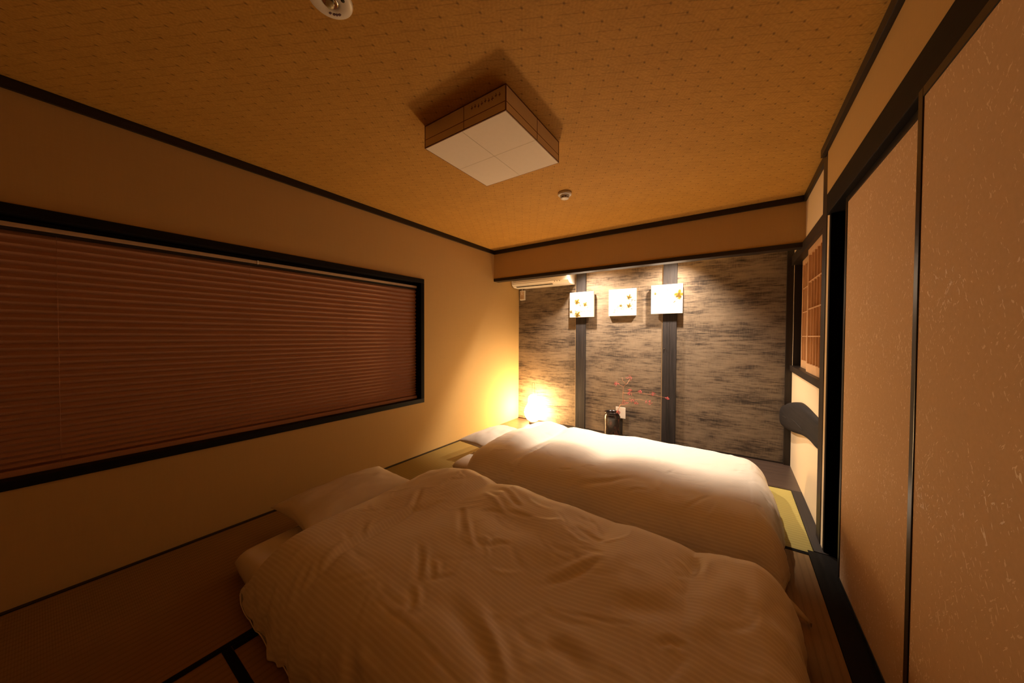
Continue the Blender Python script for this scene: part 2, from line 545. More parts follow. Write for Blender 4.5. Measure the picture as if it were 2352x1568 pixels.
# ---- right wall: alcove side with shoji opening
SY0, SY1, SZ0, SZ1 = 2.64, 3.915, .935, 1.850
struct(slab_with_hole('wall_right', 0, XRF, XRF + .06, (2.635, YB + .1), (-.05, ZC + .05), (SY0 + .02, SY1 - .01, SZ0 - .02, SZ1 + .02), M['plaster']),
       'cream plaster side wall of the alcove around the paper screens')
struct(box('trim_14', XRF - .019, XRF + .07, 2.635, YB - .0355, SZ1, 1.931, M['dark_y'], None, .002), 'dark lintel above the paper screens', 'lintel')
struct(box('trim_15', XRF - .019, XRF + .07, 2.635, YB - .0355, .885, SZ0, M['dark_y'], None, .002), 'dark sill under the paper screens', 'sill')
struct(box('trim_16', XRF + .001, XRF + .07, SY1 - .012, YB - .0355, SZ0 + .0005, SZ1 - .0005, M['dark_z'], None, .002), 'black jamb at far side of the paper screens', 'jamb')
# dark panel standing in for the unlit space behind the screens
struct(box('wall_shade_panel', XRF + .085, XRF + .095, 2.60, YB + .1, .8, 2.0, M['dark_slot']), 'dark panel standing in for unlit space behind the paper screens')
# column and strip beside the doors
struct(box('trim_17', .424, .50, 2.531, 2.6345, .0065, ZC - .048, M['dark_z'], None, .002), 'dark square column between doors and alcove', 'column')
struct(box('wall_right_strip', .428, .50, 2.481, 2.5305, .0035, 2.239, M['plaster']), 'narrow cream plaster strip beside the door frame')
struct(box('trim_18', .427, .50, 2.446, 2.4805, .0035, 1.8695, M['black_z'], None, .002), 'black door jamb beside the cream strip', 'jamb')
struct(box('trim_19', .414, .50, YR, 2.4805, 1.870, 1.985, M['black_y'], None, .003), 'black door head rail above the sliding doors', 'door head')
struct(box('wall_right_upper', XR, .50, YR - .1, 2.5305, 1.9855, ZC + .04, M['wall']), 'beige papered wall above the sliding doors')
struct(box('wall_hall', .90, .94, YR - .1, 2.7, -.05, 2.4, M['dark_z']), 'hall wall beyond the gap in the sliding doors, coloured dark for shade')  # dark material paints in the shade of the hall
struct(box('wall_rear', XL - .1, .94, YR - .08, YR, -.05, ZC + .05, M['rear']), 'unseen wall behind the viewpoint, brown tone set for bounced light')  # closes the room unseen; brown boards added to steer bounced light

# ---- sliding doors
def fusuma(name, x0, y0, y1, label):
    d = empty(name, (x0 + .009, (y0 + y1) / 2, .004)); tag(d, label, 'sliding door', None, 'structure')
    z0, z1, t, s = .004, 1.868, .018, .027
    box('paper_panel', x0 + .003, x0 + t - .003, y0 + s, y1 - s, z0 + s, z1 - s, M['fusuma'], d)
    box('stile', x0, x0 + t, y0, y0 + s - .0003, z0, z1, M['lacquer'], d, .002)
    box('stile', x0, x0 + t, y1 - s + .0003, y1, z0, z1, M['lacquer'], d, .002)
    box('rail', x0, x0 + t, y0 + s, y1 - s, z0, z0 + s - .0003, M['lacquer'], d, .002)
    box('rail', x0, x0 + t, y0 + s, y1 - s, z1 - s + .0003, z1, M['lacquer'], d, .002)
    return d
fusuma('door_1', .437, 1.250, 2.215, 'beige paper sliding door slid slightly open beside the black jamb')
fusuma('door_2', .408, .36, 1.372, 'flecked beige paper sliding door nearest the viewer')
fusuma('door_3', .437, -.565, .41, 'beige paper sliding door at the rear of the room')

# ---- curved log in the side wall
def curved_log():
    # (y, z centre, half height, front x)
    st = [(3.905, .462, .094, .362), (3.900, .464, .099, .358), (3.88, .468, .103, .356), (3.80, .482, .110, .360), (3.70, .502, .122, .367), (3.55, .530, .128, .376), (3.40, .556, .129, .386),
          (3.2, .583, .118, .398), (3.0, .593, .103, .410), (2.85, .595, .099, .418), (2.637, .590, .102, .425)]
    v, f = [], []
    n = 18
    rnd = random.Random(4)
    for y, z, h, xf in st:
        for k in range(n):
            a = 2 * math.pi * k / n
            c, s_ = math.cos(a), math.sin(a)
            xx = abs(c) ** .55 * (1 if c > 0 else -1); zz = abs(s_) ** .75 * (1 if s_ > 0 else -1)
            w = XRF + .055 - xf
            v.append((xf + w / 2 - w / 2 * xx, y, z + h * zz + rnd.uniform(-.003, .003)))
    for i in range(len(st) - 1):
        for k in range(n):
            f.append((i * n + k, i * n + (k + 1) % n, (i + 1) * n + (k + 1) % n, (i + 1) * n + k))
    f.append(tuple(range(n))); f.append(tuple((len(st) - 1) * n + k for k in range(n - 1, -1, -1)))
    o = mesh('trim_20', v, f, M['log'], None, True)
    bm = bmesh.new(); bm.from_mesh(o.data); bmesh.ops.recalc_face_normals(bm, faces=bm.faces[:]); bm.to_mesh(o.data); bm.free()
    md = o.modifiers.new('sub', 'SUBSURF'); md.levels = 1; md.render_levels = 2
    struct(o, 'curved dark natural log set into the cream side wall', 'beam')
    # long drying cracks
    for pts in ([(.3635, 3.76, .490), (.3685, 3.68, .503), (.3735, 3.60, .505), (.3785, 3.52, .515)], [(.3855, 3.42, .540), (.3945, 3.26, .548), (.4025, 3.12, .545), (.4085, 3.02, .540)]):
        tube('drying_crack', pts, [.0008, .004, .004, .0008], M['dark_slot'], o, 6)
curved_log()

# ================================================================== THINGS
# ---- shoji screens
def shoji(label, x0, y0, y1, nbar):
    t = empty('shoji_screen', (x0 + .01, (y0 + y1) / 2, SZ0)); tag(t, label, 'paper screen', 'paper screens in the side wall')
    z0, z1, d = SZ0 + .001, SZ1 - .001, .024
    box('stile', x0, x0 + d, y0, y0 + .030, z0, z1, M['pale_wood'], t, .001)
    box('stile', x0, x0 + d, y1 - .030, y1, z0, z1, M['pale_wood'], t, .001)
    box('bottom_rail', x0, x0 + d, y0 + .0303, y1 - .0303, z0, z0 + .064, M['pale_wood'], t, .001)
    box('top_rail', x0, x0 + d, y0 + .0303, y1 - .0303, z1 - .042, z1, M['pale_wood'], t, .001)
    box('paper', x0 + .019, x0 + .0205, y0 + .028, y1 - .028, z0 + .06, z1 - .04, M['paper'], t)
    for k in range(nbar):
        y = y0 + .03 + (k + 1) * (y1 - y0 - .06) / (nbar + 1)
        box('lattice_bar', x0 + .004, x0 + .0185, y - .0035, y + .0035, z0 + .0643, z1 - .0423, M['pale_wood'], t)
    for k in range(3):
        z = z0 + .064 + (k + 1) * (z1 - z0 - .106) / 4
        box('lattice_crossbar', x0 + .003, x0 + .0187, y0 + .0303, y1 - .0303, z - .004, z + .004, M['pale_wood'], t)
    return t
shoji('pale lattice paper screen nearer the dark column', XRF + .006, 2.66, 3.285, 5)
shoji('pale lattice paper screen nearer the alcove corner', XRF + .034, 3.22, 3.735, 5)

# ---- pleated blind
def blind():
    yb0, yb1 = WY0 + .016, WY1 - .016
    t = empty('pleated_blind', (XL - .06, (yb0 + yb1) / 2, WZ0 + .013)); tag(t, 'reddish brown pleated blind lowered over the wide window', 'blind')
    box('headrail', XL - .085, XL - .045, yb0, yb1, 1.668, 1.688, M['headrail'], t, .002)
    box('valance_gap', XL - .083, XL - .050, yb0, yb1, 1.655, 1.6675, M['dark_slot'], t)
    top, bot, n = 1.6545, .592, 33
    v, f = [], []
    zs, xs = [], []
    for k in range(n):
        # pleats close up towards the bottom
        zs += [k, k + .18, k + .5, k + .82]
        xs += [0.0, .35, 1.0, .35]
    zs.append(n); xs.append(0)
    zs = np.array(zs) / n
    z = top - (top - bot) * (1.18 * zs - .18 * zs ** 2.2)
    x = XL - .074 + .017 * np.array(xs)
    for i in range(len(z)):
        v += [(x[i], yb0, z[i]), (x[i], yb1, z[i])]
    for i in range(len(z) - 1):
        f.append((2 * i, 2 * i + 2, 2 * i + 3, 2 * i + 1))
    o = mesh('pleated_fabric', v, f, M['blind'], t)
    md = o.modifiers.new('thick', 'SOLIDIFY'); md.thickness = .0012
    box('bottom_rail', XL - .085, XL - .045, yb0, yb1, .5645, .591, M['blind'], t, .003)
    for y in (.062, .80, 1.45):
        tube('lift_cord', [(XL - .0565, y, 1.66), (XL - .0565, y, .58)], .0008, M['blind'], t, 6)
    box('joint_clip', XL - .0455, XL - .0435, .838, .846, 1.665, 1.69, M['white_plastic'], t)
blind()

# ---- ceiling lamp (switched off)
def ceiling_lamp():
    x0, x1, y0, y1, z0 = -1.345, -.826, 1.157, 1.673, 2.170
    t = empty('ceiling_lamp', ((x0 + x1) / 2, (y0 + y1) / 2, z0)); tag(t, 'square paper ceiling lamp with thin brown frame, unlit', 'ceiling lamp')
    e = .004
    box('diffuser', x0 + .004, x1 - .004, y0 + .004, y1 - .004, z0, z0 + .006, M['diffuser'], t)
    cxm, cym = (x0 + x1) / 2, (y0 + y1) / 2
    faint = simple('faint_seam', (.70, .62, .53), .6)
    box('diffuser_seam', x0 + .006, x1 - .006, cym - .001, cym + .001, z0 - .0006, z0, faint, t)
    box('diffuser_seam', cxm - .001, cxm + .001, y0 + .006, y1 - .006, z0 - .0012, z0 - .0006, faint, t)
    for nm, a in (('y0', 0), ('y1', 0), ('x0', 1), ('x1', 1)):
        s = dict(y0=(x0 + e, x1 - e, y0 + .0015, y0 + .0035), y1=(x0 + e, x1 - e, y1 - .0035, y1 - .0015),
                 x0=(x0 + .0015, x0 + .0035, y0 + e, y1 - e), x1=(x1 - .0035, x1 - .0015, y0 + e, y1 - e))[nm]
        p = box('side_panel', *s, z0 + .007, ZC - .004, M['washi'], t)
        thin = dict(y0=(y0 + .0006, y0 + .0015), y1=(y1 - .0015, y1 - .0006), x0=(x0 + .0006, x0 + .0015), x1=(x1 - .0015, x1 - .0006))[nm]
        zl = z0 + .043
        if a == 0:
            box('panel_line', x0 + e, x1 - e, *thin, zl - .0012, zl + .0012, M['lamp_frame'], p)
            box('panel_line', cxm + .012, cxm + .0145, *thin, z0 + .007, ZC - .004, M['lamp_frame'], p)
        else:
            box('panel_line', *thin, y0 + e, y1 - e, zl - .0012, zl + .0012, M['lamp_frame'], p)
            box('panel_line', *thin, cym + .012, cym + .0145, z0 + .007, ZC - .004, M['lamp_frame'], p)
        if nm == 'y0':
            rnd = random.Random(11)
            for k in range(9):
                xx = x1 - .035 - k * .020
                zz = ZC - .030 + .004 * math.sin(k * 1.9)
                w = rnd.uniform(.004, .008)
                box('printed_mark', xx - w, xx + w, y0 + .0008, y0 + .0014, zz - .006, zz - .0035, M['lamp_frame'], p)
                box('printed_mark', xx - .0012, xx + .0012, y0 + .0008, y0 + .0014, zz - .012, zz + .006, M['lamp_frame'], p)
    for (a, b) in ((x0, y0), (x1 - e, y0), (x0, y1 - e), (x1 - e, y1 - e)):
        box('corner_post', a, a + e, b, b + e, z0, ZC - .001, M['lamp_frame'], t)
    for zz in (z0, ZC - .0052):
        box('edge_bar', x0 + e, x1 - e, y0, y0 + e, zz, zz + e, M['lamp_frame'], t)
        box('edge_bar', x0 + e, x1 - e, y1 - e, y1, zz, zz + e, M['lamp_frame'], t)
        box('edge_bar', x0, x0 + e, y0 + e, y1 - e, zz, zz + e, M['lamp_frame'], t)
        box('edge_bar', x1 - e, x1, y0 + e, y1 - e, zz, zz + e, M['lamp_frame'], t)
ceiling_lamp()

# ---- smoke detector and recessed emergency light
def detector():
    x, y = -1.082, 2.292
    t = empty('smoke_detector', (x, y, ZC - .045)); tag(t, 'small round white smoke detector behind the ceiling lamp', 'smoke detector')
    lathe('base', x, y, [(.050, ZC - .0005), (.052, ZC - .006), (.051, ZC - .016), (.044, ZC - .021)], M['white_plastic'], t)
    lathe('neck', x, y, [(.036, ZC - .0212), (.036, ZC - .030)], M['white_plastic'], t)
    lathe('smoke_slot', x, y, [(.027, ZC - .0302), (.027, ZC - .038)], M['dark_slot'], t)
    lathe('cap', x, y, [(.031, ZC - .0382), (.031, ZC - .042), (.022, ZC - .046), (.006, ZC - .048)], M['white_plastic'], t)
    for k in range(8):
        a = k * math.pi / 4 + .3
        box('slot_rib', x + .029 * math.cos(a) - .002, x + .029 * math.cos(a) + .002, y + .029 * math.sin(a) - .002, y + .029 * math.sin(a) + .002, ZC - .0382, ZC - .0302, M['white_plastic'], t)
detector()

def emergency_light():
    x, y = -1.095, .552
    t = empty('recessed_light', (x, y, ZC - .012)); tag(t, 'round white recessed ceiling light at top edge of view', 'ceiling light')
    v = [(.067, ZC - .0005), (.067, ZC - .004), (.063, ZC - .008), (.030, ZC - .010), (.028, ZC - .008)]
    lathe('trim_ring', x, y, v, M['white_plastic'], t, 40)
    lathe('reflector', x, y, [(.026, ZC - .0102), (.022, ZC - .013), (.012, ZC - .0115)], M['chrome'], t, 32)
    lathe('bulb', x, y, [(.010, ZC - .0118), (.013, ZC - .018), (.011, ZC - .025), (.004, ZC - .029)], M['glass_bulb'], t, 20)
    ink = simple('dull_ink', (.13, .07, .10), .6)
    for k, (dx, dy) in enumerate(((-.038, .020), (-.032, .030), (-.026, .036), (-.018, .041))):
        box('printed_mark', x + dx - .0045, x + dx + .0045, y + dy - .003, y + dy + .003, ZC - .0105, ZC - .0092, ink, t)
    lathe('indicator_lamp', x + .036, y + .022, [(.006, ZC - .0085), (.006, ZC - .0108), (.003, ZC - .0115)], M['dark_slot'], t, 14)
emergency_light()

# ---- air conditioner
def aircon():
    x0, x1 = -2.560, -1.712
    t = empty('air_conditioner', ((x0 + x1) / 2, YB - .12, 1.858)); tag(t, 'white wall air conditioner half hidden behind the alcove beam', 'air conditioner')
    prof = [(YB - .0005, 1.862), (YB - .14, 1.862), (YB - .178, 1.872), (YB - .208, 1.900), (YB - .218, 1.945), (YB - .214, 2.13), (YB - .185, 2.150), (YB - .0005, 2.150)]
    v, f = [], []
    for x in (x0, x1):
        v += [(x, y, z) for y, z in prof]
    n = len(prof)
    for k in range(n):
        f.append((k, (k + 1) % n, n + (k + 1) % n, n + k))
    f.append(tuple(range(n - 1, -1, -1))); f.append(tuple(range(n, 2 * n)))
    b = mesh('body', v, f, M['white_plastic'], t)
    bm = bmesh.new(); bm.from_mesh(b.data); bmesh.ops.recalc_face_normals(bm, faces=bm.faces[:]); bm.to_mesh(b.data); bm.free()
    # outlet slot below a tilted flap
    def strip(name, xa, xb, yz, mat, th=.0035):
        (ya, za), (yb, zb) = yz
        dy, dz = yb - ya, zb - za; L = math.hypot(dy, dz); ny, nz = dz / L * th, -dy / L * th
        if nz > 0: ny, nz = -ny, -nz
        v = []
        for xx in (xa, xb):
            v += [(xx, ya, za), (xx, yb, zb), (xx, yb + ny, zb + nz), (xx, ya + ny, za + nz)]
        return mesh(name, v, [(0, 1, 2, 3), (7, 6, 5, 4), (0, 4, 5, 1), (1, 5, 6, 2), (2, 6, 7, 3), (3, 7, 4, 0)], mat, t)
    strip('air_outlet', x0 + .05, x1 - .235, ((YB - .180, 1.8725), (YB - .154, 1.8655)), M['dark_slot'], .0012)
    strip('flap', x0 + .03, x1 - .24, ((YB - .2135, 1.925), (YB - .184, 1.8765)), M['white_plastic'])
    strip('front_seam', x0 + .02, x1 - .02, ((YB - .218, 1.950), (YB - .2175, 1.947)), M['dark_slot'], .0015)
    for k in range(3):
        strip('printed_mark', x1 - .20 + .035 * k, x1 - .185 + .035 * k, ((YB - .2075, 1.899), (YB - .199, 1.8915)), M['grey_print'], .0012)
aircon()

def outlet():
    t = empty('outlet_box', (-2.505, YB - .02, 1.703)); tag(t, 'small white outlet box on alcove wall under the air conditioner', 'outlet')
    box('box', -2.545, -2.465, YB - .030, YB - .0005, 1.703, 1.838, M['white_plastic'], t, .004)
    box('cover_plate', -2.537, -2.473, YB - .0335, YB - .0302, 1.718, 1.826, simple('cream_plastic', (.58, .42, .28), .5), t, .002)
    tube('power_lead', [(-2.505, YB - .034, 1.78), (-2.500, YB - .05, 1.80), (-2.495, YB - .04, 1.855)], .004, M['white_plastic'], t)
outlet()

# ---- canvases with golden flowers
def canvas(label, x0, z0, back, thick, blooms, sprig, seed):
    sz, n = .316, 72
    rnd = random.Random(seed)
    y1 = YB - back; y0 = y1 - thick
    t = empty('flower_canvas', (x0 + sz / 2, (y0 + y1) / 2, z0)); tag(t, label, 'canvas', 'flower canvases on the alcove wall')
    box('canvas_body', x0, x0 + sz, y0 + .0008, y1, z0, z0 + sz, M['canvas_edge'], t, .0015)
    g = np.linspace(0, 1, n)
    U, Vv = np.meshgrid(g, g, indexing='ij')
    C = np.ones((n, n, 3)) * np.array((.60, .575, .545))
    def blob(cu, cv, r, c, petals=4, ph=0.0, k=1.0):
        a = np.arctan2(Vv - cv, U - cu) + ph; d = np.hypot(U - cu, Vv - cv)
        rr = r * (.72 + .28 * np.cos(petals * a))
        m = np.clip((rr - d) / (.25 * r), 0, 1)[..., None] * k
        C[:] = C * (1 - m) + np.array(c) * m
    gold, ochre, green, pale, blush, dark = (.17, .112, .004), (.085, .046, .003), (.04, .042, .010), (.34, .25, .06), (.24, .135, .08), (.04, .03, .025)
    for k, (a, b, r) in enumerate(sprig):
        for j in range(26):
            u = a[0] + (b[0] - a[0]) * j / 25 + rnd.gauss(0, r); v = a[1] + (b[1] - a[1]) * j / 25 + rnd.gauss(0, r)
            blob(u, v, rnd.uniform(.014, .036), rnd.choice([pale, blush, ochre, ochre, green]), 3, rnd.random() * 6, rnd.uniform(.5, 1.0))
    for u, v, r in blooms:
        r = r * 1.5
        blob(u, v, r * 1.25, pale, 5, seed, .7)
        blob(u, v, r, gold, 4, seed * .7)
        blob(u - .1 * r, v - .25 * r, r * .6, ochre, 3, seed * .3)
        blob(u + .9 * r, v - 1.1 * r, r * .35, green, 2, 1.0, .9)
    for j in range(16):
        blob(rnd.random(), rnd.random() * .8, rnd.uniform(.006, .012), rnd.choice([dark, ochre, blush]), 2, 0, .55)
    v = [(x0 + sz * U[i, j], y0, z0 + sz * Vv[i, j]) for i in range(n) for j in range(n)]
    f = [(i * n + j, (i + 1) * n + j, (i + 1) * n + j + 1, i * n + j + 1) for i in range(n - 1) for j in range(n - 1)]
    o = mesh('printed_front', v, f, M['print'], t)
    at = o.data.color_attributes.new('print', 'FLOAT_COLOR', 'POINT')
    at.data.foreach_set('color', np.concatenate([C.reshape(-1, 3), np.ones((n * n, 1))], 1).astype(np.float32).ravel())
    md = o.modifiers.new('thick', 'SOLIDIFY'); md.thickness = .0006; md.offset = -1
    return t
tp = NT('flower_print'); an = tp.new('ShaderNodeVertexColor', layer_name='print'); tp.col(an.outputs[0]); tp.set(.7, .25); M['print'] = tp.mat
M['canvas_edge'] = simple('canvas_edge', (.74, .66, .54), .75, .2, 0, .04)
canvas('leftmost white flower canvas with three golden blooms', -1.755, 1.434, .0265, .035,
       [(.32, .62, .095), (.66, .50, .075), (.34, .10, .10), (.06, .22, .05)], [((.05, .25), (.95, .20), .03)], 3)
canvas('middle white flower canvas with a diagonal sprig', -1.258, 1.438, .0005, .035,
       [(.76, .68, .075), (.46, .38, .045), (.76, .36, .07)], [((.10, .14), (1.0, .62), .05), ((.3, .22), (.9, .45), .06)], 5)
canvas('rightmost white flower canvas with one large golden bloom', -.772, 1.446, .0265, .035,
       [(.90, .64, .135), (.14, .70, .035)], [((.12, .74), (.98, .88), .04), ((.72, .36), (.95, .6), .015)], 9)

# ---- gourd lamp on the alcove floor (lit)
def gourd_lamp():
    x, y = -2.235, 3.795
    t = empty('gourd_lamp', (x, y, .004)); tag(t, 'glowing gourd shaped lamp on the alcove floor by the left wall', 'lamp')
    lathe('base', x, y, [(.055, .0045), (.058, .010), (.052, .034), (.045, .044)], M['dark_z'], t, 28)
    prof = [(.050, .0445), (.085, .068), (.117, .125), (.122, .165), (.112, .210), (.090, .248), (.073, .278), (.068, .305), (.070, .335), (.062, .368), (.040, .392), (.012, .400)]
    sh = lathe('shade', x, y, prof, M['lamp'], t, 28)
    for dx in (-.019, .019):
        tube('wire_handle', [(x + dx, y, .392), (x + dx, y, .47), (x + dx, y, .556)], .0016, M['dark_slot'], t, 6)
    tube('wire_handle', [(x - .019, y, .556), (x, y, .560), (x + .019, y, .556)], .0016, M['dark_slot'], t, 6)
gourd_lamp()
tag(tube('power_cord', [(-2.16, 3.83, .010), (-2.02, 3.90, .009), (-1.86, 3.915, .009), (-1.76, 3.90, .010), (-1.70, 3.915, .013), (-1.66, 3.90, .010), (-1.60, 3.912, .012), (-1.54, 3.90, .009), (-1.44, 3.925, .009)], .0042, M['cord']),
    'dark thin power cord lying along the foot of the alcove wall', 'cord')

# ---- alcove downlights (hidden behind the beam)
def downlight(x, label, tilt):
    y, z = 3.622, ZALC
    t = empty('alcove_downlight', (x, y, z - .05)); tag(t, label, 'downlight', 'alcove downlights')
    lathe('housing', x, y, [(.050, z - .0005), (.050, z - .030), (.046, z - .030), (.044, z - .006)], M['white_plastic'], t, 28, True, False)
    l = bpy.data.lights.new('spot', 'SPOT'); l.energy = SPOT_POWER; l.color = SPOT_COLOR
    l.spot_size = math.radians(128); l.spot_blend = 1.0; l.shadow_soft_size = .030
    o = bpy.data.objects.new('spot_bulb', l); COL.objects.link(o); o.parent = t; o.location = (0, 0, .006); o.rotation_euler = (math.radians(tilt[0]), math.radians(tilt[1]), 0)
downlight(-1.55, 'alcove downlight above the leftmost canvas', (-3, -13))
downlight(-.47, 'alcove downlight above the rightmost canvas', (-3, 13))

# ---- vase, branch, card
def vase():
    x, y = -1.172, 3.815
    t = empty('vase', (x, y, .0045)); tag(t, 'dark glazed cylinder vase on the alcove floor', 'vase')
    lathe('body', x, y, [(.080, .0045), (.088, .012), (.092, .05), (.090, .15), (.092, .235), (.090, .262), (.082, .276), (.082, .290), (.090, .300), (.091, .308), (.080, .308),
                         (.074, .29), (.074, .06), (.0, .055)], M['glaze'], t, 40, True, False)
    lathe('rim_band', x, y, [(.0915, .246), (.0935, .252), (.0915, .258)], M['glaze'], t, 40, True, False)
vase()

def branch():
    t = empty('blossom_branch', (-1.15, 3.80, .08)); tag(t, 'thin branch with pink blossoms leaning out of the dark vase', 'branch')
    P = lambda px, pz: (px, 3.83, pz)
    main = [(-1.165, 3.80, .09), (-1.115, 3.79, .30), (-1.075, 3.80, .40), (-1.045, 3.81, .45), (-1.05, 3.82, .53), (-1.05, 3.83, .61), (-1.005, 3.84, .655), (-.985, 3.85, .70)]
    tube('stem', main, [.0045, .004, .0035, .003, .0028, .0025, .002, .0015], M['twig'], t)
    twigs = [[(-1.045, 3.81, .455), (-.96, 3.80, .47), (-.86, 3.80, .49), (-.76, 3.80, .475)], [(-1.05, 3.82, .54), (-.97, 3.81, .55), (-.88, 3.81, .56), (-.72, 3.82, .55), (-.57, 3.83, .53)],
             [(-1.05, 3.83, .61), (-1.09, 3.82, .63), (-1.12, 3.81, .655)], [(-1.075, 3.80, .40), (-1.02, 3.79, .42), (-.96, 3.79, .43)], [(-1.12, 3.79, .29), (-1.09, 3.77, .32), (-1.06, 3.76, .315)],
             [(-1.02, 3.84, .64), (-1.06, 3.84, .68), (-1.07, 3.84, .72)]]
    for w in twigs:
        tube('twig', w, [.0024] + [.0018] * (len(w) - 2) + [.001], M['twig'], t, 6)
    cl = [(-.985, 3.85, .715, .040), (-1.125, 3.81, .64, .042), (-.975, 3.80, .545, .034), (-.94, 3.80, .475, .045), (-1.02, 3.79, .43, .040), (-.86, 3.81, .575, .030), (-.73, 3.81, .565, .036),
          (-.76, 3.80, .468, .042), (-.58, 3.83, .53, .022), (-1.08, 3.76, .325, .032), (-.965, 3.80, .585, .025), (-.90, 3.80, .44, .028)]
    rnd = random.Random(2)
    for cx, cy, cz, r in cl:
        v, f = [], []
        for k in range(26):
            th, ph = rnd.uniform(0, 6.28), math.acos(rnd.uniform(-1, 1))
            rr = r * rnd.uniform(.35, 1.0)
            c = Vector((cx + rr * math.sin(ph) * math.cos(th), cy + .7 * rr * math.sin(ph) * math.sin(th), cz + .75 * rr * math.cos(ph)))
            d = Vector((rnd.uniform(-1, 1), rnd.uniform(-1, 1), rnd.uniform(-.6, 1))).normalized()
            a = d.orthogonal().normalized(); b = d.cross(a)
            s = rnd.uniform(.004, .0085)
            i0 = len(v)
            v += [tuple(c - a * s), tuple(c + b * s * .6 + d * s * .3), tuple(c + a * s), tuple(c - b * s * .6 + d * s * .3), tuple(c - d * .002)]
            f += [(i0, i0 + 1, i0 + 4), (i0 + 1, i0 + 2, i0 + 4), (i0 + 2, i0 + 3, i0 + 4), (i0 + 3, i0, i0 + 4)]
        tag(mesh('blossom_cluster', v, f, M['petal'], t), None, None, None, 'stuff')
branch()

def card():
    t = empty('card_stand', (-1.085, 3.93, .0045)); tag(t, 'small white rounded card on a dark stand behind the vase', 'card stand')
    box('card', -1.165, -1.050, 3.932, 3.938, .215, .348, M['card'], t, .0025)
    box('stand_post', -1.115, -1.085, 3.939, 3.9445, .012, .30, M['dark_slot'], t, .001)
    box('stand_foot', -1.150, -1.050, 3.926, 3.9445, .0162, .0205, M['dark_slot'], t, .001)
card()
tag(box('nail', -.640, -.630, YB - .040, YB - .0265, 1.058, 1.066, M['chrome'], None, .002), 'small bright nail in the right alcove post', 'nail')

# ================================================================== BEDDING
CAMP = np.array((0, 0, 1.2))
FWv, RTv, UPv = np.array(FW), np.array(RT), np.array(UP)
F_PX = 747.0737
def spot_on(p, z):
    """place on the bedding seen at photograph position p, at height z"""
    r = FWv + (p[0] - 1176) / F_PX * RTv - (p[1] - 784) / F_PX * UPv
    k = (z - 1.2) / r[2]
    return (CAMP + r * k)[:2]

def vnoise(x, y, seed, fr):
    g = np.random.default_rng(seed).uniform(-1, 1, (64, 64))
    X, Y = x * fr + 100, y * fr + 100
    i, j = np.floor(X).astype(int), np.floor(Y).astype(int)
    u, v = X - i, Y - j
    u, v = u * u * (3 - 2 * u), v * v * (3 - 2 * v)
    G = lambda a, b: g[a % 64, b % 64]
    return (G(i, j) * (1 - u) + G(i + 1, j) * u) * (1 - v) + (G(i, j + 1) * (1 - u) + G(i + 1, j + 1) * u) * v

def stroke(D, X, Y, pts, depth, width):
    """press (depth < 0) or raise a fold along a line"""
    P = np.asarray(pts, float)
    lo, hi = P.min(0) - 4 * width, P.max(0) + 4 * width
    m = (X > lo[0]) & (X < hi[0]) & (Y > lo[1]) & (Y < hi[1])
    if not m.any():
        return
    x, y = X[m], Y[m]
    best = np.full(x.shape, 9.0); tt = np.zeros(x.shape)
    seg = np.hypot(*(P[1:] - P[:-1]).T); cum = np.concatenate([[0], np.cumsum(seg)]); L = cum[-1]
    sgn = np.zeros(x.shape)
    for k in range(len(P) - 1):
        d = P[k + 1] - P[k]; l2 = (d ** 2).sum()
        t = np.clip(((x - P[k, 0]) * d[0] + (y - P[k, 1]) * d[1]) / l2, 0, 1)
        dx, dy = x - P[k, 0] - t * d[0], y - P[k, 1] - t * d[1]
        dist = np.hypot(dx, dy)
        b = dist < best
        best[b] = dist[b]; tt[b] = (cum[k] + t[b] * seg[k]) / L; sgn[b] = np.sign(d[0] * dy - d[1] * dx)[b]
    taper = np.clip(np.minimum(tt, 1 - tt) / .3, 0, 1) ** .8
    q = best / width
    prof = np.exp(-q ** 2) - .28 * np.exp(-(q - 1.8) ** 2 / 1.0) * (1 + .6 * sgn)
    D[m] += depth * taper * prof

